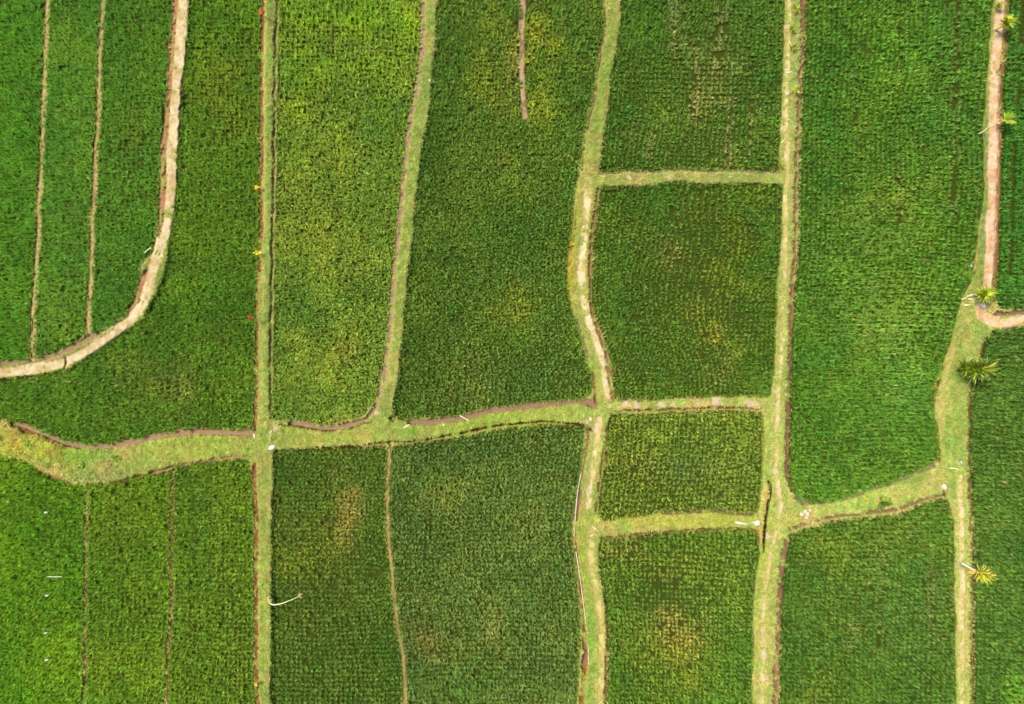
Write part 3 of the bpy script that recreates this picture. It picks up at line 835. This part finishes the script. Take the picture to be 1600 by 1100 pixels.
# ------------------------------------------------------------------ small builders
class MB:
    def __init__(s):
        s.v, s.f, s.c = [], [], []

    def tube(s, pts, rad, sides=8, col=(1, 1, 1)):
        pts = [np.array(p, float) for p in pts]
        if not hasattr(rad, '__len__'): rad = [rad] * len(pts)
        o = len(s.v)
        for i, p in enumerate(pts):
            a = pts[max(i - 1, 0)]
            b = pts[min(i + 1, len(pts) - 1)]
            d = (b - a) / (np.linalg.norm(b - a) + 1e-9)
            u = np.cross(d, [0, 0, 1.0])
            if np.linalg.norm(u) < .05: u = np.cross(d, [0, 1.0, 0])
            u /= np.linalg.norm(u)
            w_ = np.cross(d, u)
            for k in range(sides):
                t_ = 2 * math.pi * k / sides
                s.v.append(p + (u * math.cos(t_) + w_ * math.sin(t_)) * rad[i])
                s.c.append(col)
        for i in range(len(pts) - 1):
            for k in range(sides):
                a = o + i * sides + k
                b = o + i * sides + (k + 1) % sides
                s.f.append((a, b, b + sides, a + sides))
        s.f.append(tuple(o + k for k in range(sides))[::-1])
        s.f.append(tuple(o + (len(pts) - 1) * sides + k for k in range(sides)))
        return s

    def strap(s, base, az, L, w_, lean0, lean1, col, n=5, fold=.35):
        """an arched strap leaf, folded along its midrib"""
        o = len(s.v)
        p = np.array(base, float)
        d = np.array([math.cos(az), math.sin(az), 0])
        sd = np.array([-math.sin(az), math.cos(az), 0])
        for i in range(n + 1):
            t_ = i / n
            ww = w_ * (0.35 + 1.3 * t_ - 1.6 * t_ ** 2.2) if t_ < 1 else 0.002
            ww = max(ww, .003)
            lift = np.array([0, 0, fold * ww])
            s.v += [p - sd * ww / 2 + lift, p.copy(), p + sd * ww / 2 + lift]
            s.c += [col] * 3
            a = lean0 + (lean1 - lean0) * t_
            p = p + (d * math.sin(a) + np.array([0, 0, 1]) * math.cos(a)) * L / n
        for i in range(n):
            a = o + i * 3
            s.f += [(a, a + 1, a + 4, a + 3), (a + 1, a + 2, a + 5, a + 4)]
        return s

    def frond(s, base, az, L, lean0, lean1, col, nl=14, ll=.22):
        """a feather frond: midrib with paired leaflets"""
        p = np.array(base, float)
        d = np.array([math.cos(az), math.sin(az), 0])
        sd = np.array([-math.sin(az), math.cos(az), 0])
        rib = [p.copy()]
        for i in range(nl):
            t_ = (i + 1) / nl
            a = lean0 + (lean1 - lean0) * t_
            tang = d * math.sin(a) + np.array([0, 0, 1]) * math.cos(a)
            p = p + tang * L / nl
            rib.append(p.copy())
            if i < 2: continue
            l_ = ll * (1.1 - .8 * abs(t_ - .45))
            for sg in (-1, 1):
                q = p + (sd * sg * .75 + tang * .65) * l_ + np.array([0, 0, -.25 * l_])
                m_ = (p + q) / 2 + np.array([0, 0, .03])
                wv = tang * .018
                o = len(s.v)
                s.v += [p, m_ - wv, q, m_ + wv]
                cc = tuple(np.array(col) * rnd.uniform(.8, 1.2))
                s.c += [cc] * 4
                s.f.append((o, o + 1, o + 2, o + 3))
        s.tube(rib, [.012 * (1 - .7 * i / nl) for i in range(nl + 1)], 4, tuple(np.array(col) * 1.2))
        return s

    def build(s, name, mat, parent=None, smooth=False):
        me = bpy.data.meshes.new(name)
        me.from_pydata([tuple(v) for v in s.v], [], s.f)
        a = me.color_attributes.new("tint", 'FLOAT_COLOR', 'POINT')
        a.data.foreach_set("color", np.array([(*c, 1) for c in s.c], np.float32).ravel())
        for p in me.polygons: p.use_smooth = smooth
        me.materials.append(mat)
        return link(bpy.data.objects.new(name, me), parent)


def ground_z(px, py):
    return float(sample(Z, np.array([float(px)]), np.array([float(py)]))[0])


def empty(name, loc):
    e = bpy.data.objects.new(name, None)
    e.location = loc
    e.empty_display_size = .2
    return link(e)


def base_of(cx, cy, h):
    """foot of an upright plant whose crown centre, h metres up, is seen at (cx, cy)"""
    k = (H - h) / H
    return 800 + (cx - 800) * k, 550 + (cy - 550) * k


def plant(name, cx, cy, h, r, n, cols, label, cat, group=None, style="strap", width=.07, fan=None, trunk=True, lean=(0.25, 1.75), trunk_r=.06, stem_mat=None, ell=1.0, dry=0, heads=((0, 0, 0),)):
    bx, by = base_of(cx, cy, h + .0)
    z0 = ground_z(bx, by) - .03
    loc = W(bx, by, z0)
    root = empty(name, loc)
    tag(root, label, cat, group)
    top = np.array([0, 0, h - z0])
    # where the crown really sits so that the plant stands upright
    t_ = MB()
    bend = np.array([rnd.uniform(-.06, .06), rnd.uniform(-.06, .06), 0])
    pts = [np.array([0, 0, 0]), top * .35 + bend, top * .7 + bend * .6, top]
    t_.tube(pts, [trunk_r * 1.3, trunk_r, trunk_r * .85, trunk_r * .8], 8)
    t_.build("trunk" if h > .6 else "stem", stem_mat or M_TRUNK, root, True)
    c_ = MB()
    if style == 'strap' and n > 25: n = int(n * 3)
    for i in range(n):
        az = rnd.uniform(0, 2 * math.pi) if fan is None else rnd.gauss(fan[0], fan[1])
        lay = i / n
        col = lin(rnd.choice(cols)) * rnd.choice((.45, .8, 1.1, 1.5))
        L = r * rnd.uniform(.6, 1.0) * (1 + (ell - 1) * abs(math.cos(az))) * (1.25 if lay < .7 else .8)
        l0 = lean[0] + .75 * (1 - lay) * rnd.uniform(.6, 1.2)
        l1 = lean[1] * rnd.uniform(.75, 1.15) * (1.05 - .45 * lay)
        hd = np.array(heads[i % len(heads)], float)
        b0 = top + hd + np.array([rnd.uniform(-.05, .05), rnd.uniform(-.05, .05), -.12 * (1 - lay)])
        if len(heads) > 1: L *= .8
        if style == "strap":
            c_.strap(b0, az, L, width * (1.15 if n > 70 else 1.8) * rnd.uniform(.8, 1.2), l0, l1, tuple(col))
        else:
            c_.frond(b0, az, L, l0, l1, tuple(col), 13, r * .30)
    for i in range(dry):
        az = rnd.uniform(0, 6.283) if fan is None else rnd.gauss(fan[0] + math.pi, .6)
        c_.strap(top + np.array([0, 0, -.15]), az, r * rnd.uniform(.6, .95), width * .9, 1.2, 2.6, tuple(lin(rnd.choice([(220, 180, 60), (214, 160, 60), (200, 170, 110)]))))
    c_.build("crown", M_PALM, root)
    return root


GR = [(150, 165, 25), (120, 150, 20), (165, 180, 40), (95, 130, 20), (175, 165, 40)]
DK = [(70, 100, 20), (90, 120, 22), (125, 145, 25), (165, 165, 30), (60, 88, 22)]
YG = [(190, 175, 40), (150, 165, 35), (170, 185, 50), (205, 150, 45), (110, 145, 28), (95, 135, 25)]
RED = [(200, 80, 45), (180, 60, 35), (215, 110, 60), (160, 50, 30)]
ORG = [(215, 120, 60), (195, 95, 50), (225, 150, 80)]
YEL2 = [(225, 215, 60), (205, 205, 50), (230, 190, 60)]
GP = "young palms on the banks at the right"
plant("palm_tree", 1541, 459, 1.15, .70, 90, GR, "round yellow green young palm beside the white sack at the path bend", "palm", GP, width=.08, dry=5, trunk_r=.07, heads=((0, 0, 0), (.22, .02, -.1), (-.12, -.1, -.15)))
plant("palm_tree", 1524, 577, 1.45, .84, 130, DK, "largest young palm, wide dark green crown on the bank below the path bend", "palm", GP, width=.095, ell=1.35, dry=7, trunk_r=.08, heads=((-.42, .06, -.35), (0, 0, 0), (.46, .04, .02), (.1, -.2, -.2)))
plant("palm_tree", 1528, 894, 2.2, .80, 50, YG, "tall young palm with a bare pale trunk and orange yellow crown", "palm", GP, width=.085, fan=(-.45, 1.5), dry=10, trunk_r=.06, stem_mat=M_PALE, heads=((0, 0, 0), (.3, -.14, -.1)))
plant("palm_tree", 1572, 36, .95, .66, 50, GR, "young palm with dry yellow leaves at its foot, beside the dirt path at the top", "palm", GP, width=.085, fan=(.1, 1.5), dry=6, trunk_r=.06, heads=((0, 0, 0), (.15, .1, -.1)))
plant("palm_tree", 1572, 187, .9, .52, 15, GR, "young feather palm with few fronds spreading right of the dirt path", "palm", GP, style="frond", fan=(.1, .8), dry=3, trunk_r=.05)
plant("palm_tree", 1562, 8, .35, .36, 26, [(140, 150, 50), (165, 165, 70)], "tiny ragged palm growing on the dirt path at the very top", "palm", GP, width=.06, dry=3, trunk_r=.04)
plant("palm_tree", 1377, 784, .55, .50, 13, [(140, 165, 25), (100, 130, 20), (70, 90, 15)], "small lone palm with few curved fronds on the slanting grass bank", "palm", None, style="frond", fan=(-.15, 1.0), dry=3, trunk_r=.035)
GS = "small yellowing plants along the vertical bank at upper right"
for cx, cy, r, cs, lb in [(1244, 14, .42, YG, "small yellow and orange tufted plant, topmost on the bank at upper right"),
                          (1237, 46, .40, GR, "small green tufted plant, second from the top on the upper right bank"),
                          (1238, 75, .36, GR, "small lime tufted plant, third from the top on the upper right bank"),
                          (1243, 141, .32, [(190, 195, 40), (160, 175, 35)], "small lime tufted plant below the white plank on the upper right bank"),
                          (1221, 260, .24, YG, "little yellow plant where the crossbank meets the upper right bank"),
                          (1353, 779, .20, YEL2, "little yellow plant left of the small palm on the slanting bank")]:
    plant("tufted_plant", cx, cy, .3, r, 22, cs, lb, "plant", GS if cx < 1300 and cx > 1225 else None, width=.045, trunk_r=.03, dry=4)
GC = "leafy shrubs on thin stems along the long vertical bank at left"
plant("shrub", 392, 497, 1.0, .19, 15, RED, "red leaved shrub on a bare pale stem leaning over the left bank", "shrub", GC, width=.08, trunk_r=.02, stem_mat=M_STEM, lean=(.4, 1.5))
plant("shrub", 408, 19, .85, .24, 17, ORG, "orange red withered shrub at the top of the left bank", "shrub", GC, width=.08, trunk_r=.022, stem_mat=M_STEM, lean=(.4, 1.6))
plant("shrub", 402, 395, .55, .22, 14, YEL2, "bright yellow leaved shrub, lower of the two yellow ones on the left bank", "shrub", GC, width=.08, trunk_r=.02, stem_mat=M_STEM, lean=(.4, 1.5))
plant("shrub", 403, 293, .5, .20, 12, YEL2, "bright yellow leaved shrub, upper of the two yellow ones on the left bank", "shrub", GC, width=.08, trunk_r=.02, stem_mat=M_STEM, lean=(.4, 1.5))
plant("shrub", 400, 1066, .45, .20, 12, [(225, 175, 60), (215, 140, 50), (170, 160, 50)], "orange yellow shrub low on the left bank near the bottom edge", "shrub", GC, width=.07, trunk_r=.02, stem_mat=M_STEM, lean=(.4, 1.5))
# leafy weeds on the broad bank at the left
GW = "leafy weeds on the broad bank at left"
for i, (cx, cy, r, cs, lb) in enumerate([(45, 693, .42, [(90, 140, 40), (110, 160, 45)], "dark green leafy weed on the broad left bank, uppermost there"),
                                         (97, 712, .40, [(196, 150, 60), (120, 150, 40), (150, 170, 60)], "weed with brown and orange leaves in the middle of the broad left bank"),
                                         (128, 728, .38, [(110, 160, 30), (140, 175, 40)], "lime green leafy weed low on the broad left bank"),
                                         (181, 716, .42, [(100, 140, 35), (120, 155, 45)], "dark green weed at the right end of the weedy left bank"),
                                         (25, 697, .34, [(220, 180, 50), (200, 160, 50)], "yellow orange weed near the left photo edge"),
                                         (93, 698, .32, [(160, 182, 80), (150, 175, 60)], "pale green weed beside the mud edge on the left bank"),
                                         (152, 730, .30, [(190, 190, 60), (160, 175, 50)], "yellowish weed near the bottom of the broad left bank")]):
    plant("weed", cx, cy, .14, r * .72, 22, cs, lb, "weed", GW, width=.06, trunk_r=.015, lean=(.5, 1.6), stem_mat=M_STEM)

# ------------------------------------------------------------------ pipes, poles, litter
def rod(name, pts, r, mat, label, cat, group=None, zs=None, sides=8):
    P3 = []
    for i, p in enumerate(pts):
        z = (ground_z(p[0], p[1]) + r + .02) if zs is None else zs[i]
        P3.append(np.array(W(p[0], p[1], z)))
    o0 = P3[0].copy()
    if len(P3) > 2:
        P3 = list(smooth_line(P3, 2))
    m = MB().tube([p - o0 for p in P3], r, sides)
    ob = m.build(name, mat, None, True)
    ob.location = o0
    return tag(ob, label, cat, group)


GPI = "water pipe lengths beside the bank"
rod("water_pipe", [(908, 740), (902, 770), (898.5, 812), (897, 838)], .026, M_PIPE, "pale water pipe, uppermost of the three lengths along the central bank", "pipe", GPI, zs=[.06, .06, .06, .02])
rod("water_pipe", [(900, 862), (906, 900), (912, 945), (916.5, 984)], .026, M_PIPE, "pinkish water pipe, middle of the three lengths along the central bank", "pipe", GPI, zs=[.04, .06, .06, .05])
rod("water_pipe", [(918, 986), (920, 1028), (918.5, 1066), (914.5, 1105), (908, 1160)], .030, M_PIPE, "pale grey pipe beside the mud pool, lowest of the three lengths", "pipe", GPI, zs=[.05, .06, .06, .05, .05])
rod("white_pipe", [(1149, 816), (1170.5, 819.5)], .075, M_WHITE, "thick short white pipe lying on the grass crossbank near the round stone", "pipe", zs=[.1, .1])
rod("stick", [(1176, 815), (1179.5, 818)], .045, M_WHITE, "short white stick right beside the round pink stone", "stick", zs=[.08, .08])
rod("plank", [(1228, 114.5), (1240, 111)], .035, M_WHITE, "short white plank across the grass of the upper right bank", "plank", zs=[.09, .10])
rod("stick", [(1228.5, 149), (1234, 144)], .03, M_WHITE, "pale stick beside the lime plant on the upper right bank", "stick", zs=[.09, .10])
rod("stick", [(1220, 224), (1228, 217)], .035, M_STRAW, "dry stick on the upper right bank, halfway to the crossbank", "stick", zs=[.09, .10])
rod("stick", [(1231, 186), (1235, 188)], .03, M_WHITE, "small white scrap of wood on the upper right bank", "stick", zs=[.09, .09])
rod("stick", [(1228, 228), (1234, 243)], .02, M_STRAW, "long thin pale stalk lying along the upper right bank", "stick", zs=[.09, .10])
rod("stick", [(927, 822.5), (935, 831)], .035, M_WHITE, "whitish stick at the left end of the lower crossbank", "stick", zs=[.09, .1])
rod("stick", [(922, 838), (928, 835.5)], .035, M_STRAW, "short straw coloured stick just below the whitish one at the lower crossbank", "stick", zs=[.08, .1])
rod("stick", [(1138, 276.5), (1148, 275.5)], .03, M_WHITE, "thin white stick on the upper crossbank near its right end", "stick", zs=[.09, .09])
rod("stick", [(718, 649), (727, 654), (735, 659)], .035, M_STRAW, "dry forked branch at the mud edge of the long horizontal bank", "branch", zs=[-.1, 0, .08])
rod("stick", [(396.5, 678), (398.5, 686)], .045, M_BAMBOO, "pale yellow stake at the left of the bank crossing", "stake", zs=[.05, .12])
rod("bamboo_pole", [(424.5, 672), (421, 688)], .03, M_BAMBOO, "thin bamboo pole lying across the grass at the bank crossing", "pole", zs=[.08, .12])
rod("stake", [(1502, 727), (1502, 721)], .04, M_WHITE, "short white stake on the bank at far right", "stake", zs=[.05, .35])
rod("palm_frond_stalk", [(1484, 731.5), (1492, 732), (1497, 733)], .04, M_BAMBOO, "yellow dry frond stalk left of the short white stake", "stalk", zs=[.08, .12, .1])
rod("stick", [(226, 395), (231, 390), (236, 387)], .03, M_BAMBOO, "pale green stalk hanging over rice beside the curved path", "stalk", zs=[.1, .15, .15])
rod("plank", [(244, 382), (249, 376)], .04, M_STRAW, "pale plank on the curved path, upper of two", "plank", "planks on the curved path", zs=[.04, .04])
rod("plank", [(244, 401), (250, 393)], .04, M_STRAW, "pale plank on the curved path, lower of two", "plank", "planks on the curved path", zs=[.04, .04])
rod("stalk", [(1529, 209), (1538, 205), (1543, 199), (1554, 196)], .03, M_STRAW, "dry fallen frond stalk hooking across the dirt path", "stalk", zs=[.05, .1, .12, .1])
GD = "dead bamboo pieces at the path bend"
rod("bamboo_pole", [(1511, 463), (1524, 459.5)], .04, M_BAMBOO, "yellow bamboo piece left of the round palm, uppermost of four", "pole", GD, zs=[.1, .14])
rod("bamboo_pole", [(1513, 467), (1526, 469)], .05, M_STRAW, "thick brown bamboo piece left of the round palm, second of four", "pole", GD, zs=[.1, .14])
rod("bamboo_pole", [(1502, 468), (1511, 465)], .03, M_BAMBOO, "short pale bamboo piece poking over the rice left of the round palm", "pole", GD, zs=[.1, .14])
rod("bamboo_pole", [(1506, 477), (1519, 476.5)], .035, M_BAMBOO, "pale bamboo piece over the ditch, lowest of four by the round palm", "pole", GD, zs=[.1, .12])
rod("stick", [(1515, 471), (1526, 473)], .03, M_STRAW, "thin tan stick among the bamboo pieces by the round palm", "stick", zs=[.1, .12])

# the tall bent pole with its dangling ornament
pe = W(419.4, 933, -.1)
root = empty("bent_pole", pe)
tag(root, "tall thin bamboo pole bending over the rice with a dry ornament hanging at its tip", "pole")
pp = [(419.4, 933, -.1), (420.0, 938, .7), (421.2, 942, 1.2), (424.5, 944.5, 1.6), (430, 945.2, 1.9), (438, 943.8, 2.1), (447, 940.6, 2.15), (459.5, 935.5, 2.1), (466, 932, 1.95)]
P3 = smooth_line([W(*p) for p in pp], 2)
MB().tube([p - np.array(pe) for p in P3], list(np.linspace(.042, .016, len(P3))), 8).build("pole", M_BAMBOO, root, True)
orn = MB()
p0 = np.array(W(466, 932, 1.95)) - np.array(pe)
for i in range(12):
    orn.strap(p0 + np.array([0, 0, -.02]), rnd.gauss(.75, .35), rnd.uniform(.2, .42), .05, 1.0, 1.9, tuple(lin((205, 185, 130)) * rnd.uniform(.7, 1)))
orn.build("ornament", M_PALM, root)

# white flags on stakes in the rice
GF = "white flags on stakes in the bright plot"
FL = [(75, 799, .11, "white flag on a stake, topmost in the bright plot"), (75, 864, .05, "tiny white flag on a stake above the lying white strip"),
      (76, 928, .11, "white flag on a stake just below the lying white strip"), (75, 986, .10, "white flag on a stake, second from the bottom of the photo"),
      (76, 1028, .12, "white flag on a stake, lowest and widest one")]
for x, y, s_, lb in FL:
    top = .42
    lo = W(*base_of(x, y, top), FIELD_Z)
    r_ = empty("flag", (lo[0], lo[1], FIELD_Z))
    tag(r_, lb, "flag", GF)
    MB().tube([(0, 0, 0), (0, 0, top - FIELD_Z + .05)], .012, 6).build("stake", M_BAMBOO, r_)
    c_ = MB()
    # crumpled scrap of sheet tied to the stake
    n_ = 6
    for j in range(n_ + 1):
        for i in range(n_ + 1):
            u, v = i / n_, j / n_
            c_.v.append(np.array([(u - .1) * s_ * 1.5, (v - .5) * s_ * .95 * (1 - .3 * u), top - FIELD_Z + .04 - .06 * u + .02 * math.sin(7 * u + 5 * v)]))
            c_.c.append((1, 1, 1))
    for j in range(n_):
        for i in range(n_):
            a = j * (n_ + 1) + i
            c_.f.append((a, a + 1, a + n_ + 2, a + n_ + 1))
    c_.build("cloth", M_WHITE, r_, True)
rod("white_strip", [(74, 901), (85, 901.3), (97, 901)], .022, M_WHITE, "long thin white pole held level just above the rice", "pole", zs=[.2, .2, .2])


def lump(name, px, py, sx, sy_, sz, mat, label, cat, seed=1, rot=0.0, group=None, amp=.25):
    import bmesh
    bm = bmesh.new()
    bmesh.ops.create_icosphere(bm, subdivisions=3, radius=1)
    rr = random.Random(seed)
    dirs = [(np.array([rr.gauss(0, 1) for _ in range(3)]), rr.uniform(.5, 1)) for _ in range(9)]
    for v in bm.verts:
        q = np.array(v.co)
        f = 1.0
        for d_, a in dirs:
            d_ = d_ / np.linalg.norm(d_)
            t_ = float(q @ d_)
            if t_ > .72: f -= (t_ - .72) * a * amp * 3
        q = q * f
        x_, y_ = q[0] * sx, q[1] * sy_
        v.co = (x_ * math.cos(rot) - y_ * math.sin(rot), x_ * math.sin(rot) + y_ * math.cos(rot), q[2] * sz)
    me = bpy.data.meshes.new(name)
    bm.to_mesh(me)
    bm.free()
    me.materials.append(mat)
    ob = link(bpy.data.objects.new(name, me))
    z = ground_z(px, py)
    ob.location = W(px, py, z + sz * .6)
    return tag(ob, label, cat, group)


lump("stone", 1183.5, 818, .19, .20, .12, M_ROCK, "round pinkish stone at the right end of the lower crossbank", "stone", 4)
lump("sack", 1536.5, 477.5, .22, .14, .10, M_WHITE, "white sack lying below the round palm at the path bend", "sack", 5, -.35)
lump("plastic_bag", 1516, 415.5, .17, .13, .09, M_PLASTIC, "bluish white plastic bag caught at the rice edge near the dirt path", "bag", 6, .8)
lump("stone", 1520, 411, .07, .12, .07, M_ROCK, "small brown red stone touching the bluish plastic bag", "stone", 7)
lump("plastic_bag", 425, 699, .24, .13, .08, M_PLASTIC, "crumpled grey plastic bag on the grass below the bank crossing", "bag", 8, .5)
lump("plank", 634, 666.5, .28, .09, .05, M_STRAW, "tan slab of wood on the long horizontal bank beside the mud", "wood", 9, .45)
lump("plastic_bag", 693, 664, .07, .09, .05, M_WHITE, "small white plastic scrap on the long horizontal bank", "scrap", 10)
lump("stone", 1475.5, 761, .15, .20, .10, M_ROCK, "pink stone at the right tip of the slanting grass bank", "stone", 11, .5)
lump("dry_leaf", 676, 127, .20, .05, .04, M_BAMBOO, "pale yellow fallen leaf at the rice edge, top centre", "leaf", 12, -.25)
lump("dry_leaf", 671, 125.5, .10, .05, .04, M_BAMBOO, "small yellow leaf scrap left of the fallen leaf, top centre", "leaf", 13, -1.1)
lump("stone", 923, 655, .10, .12, .07, M_ROCK, "pinkish stone where the long horizontal bank meets the central bank", "stone", 14)
GR_ = "pink rubble stones on the bank junction"
for i, (x, y, s_, lb) in enumerate([(1253, 804, .14, "pink rubble stone, leftmost of the cluster at the slanting bank"), (1258, 799, .12, "pink rubble stone, uppermost of the cluster at the slanting bank"),
                                    (1262, 803, .13, "pink rubble stone, central one of the cluster at the slanting bank"), (1266, 797, .10, "pink rubble stone, rightmost of the cluster at the slanting bank"),
                                    (1260, 809, .10, "pink rubble stone, lowest of the cluster at the slanting bank")]):
    lump("stone", x, y, s_, s_ * .8, s_ * .6, M_ROCK, lb, "stone", 20 + i, i * .7, GR_)
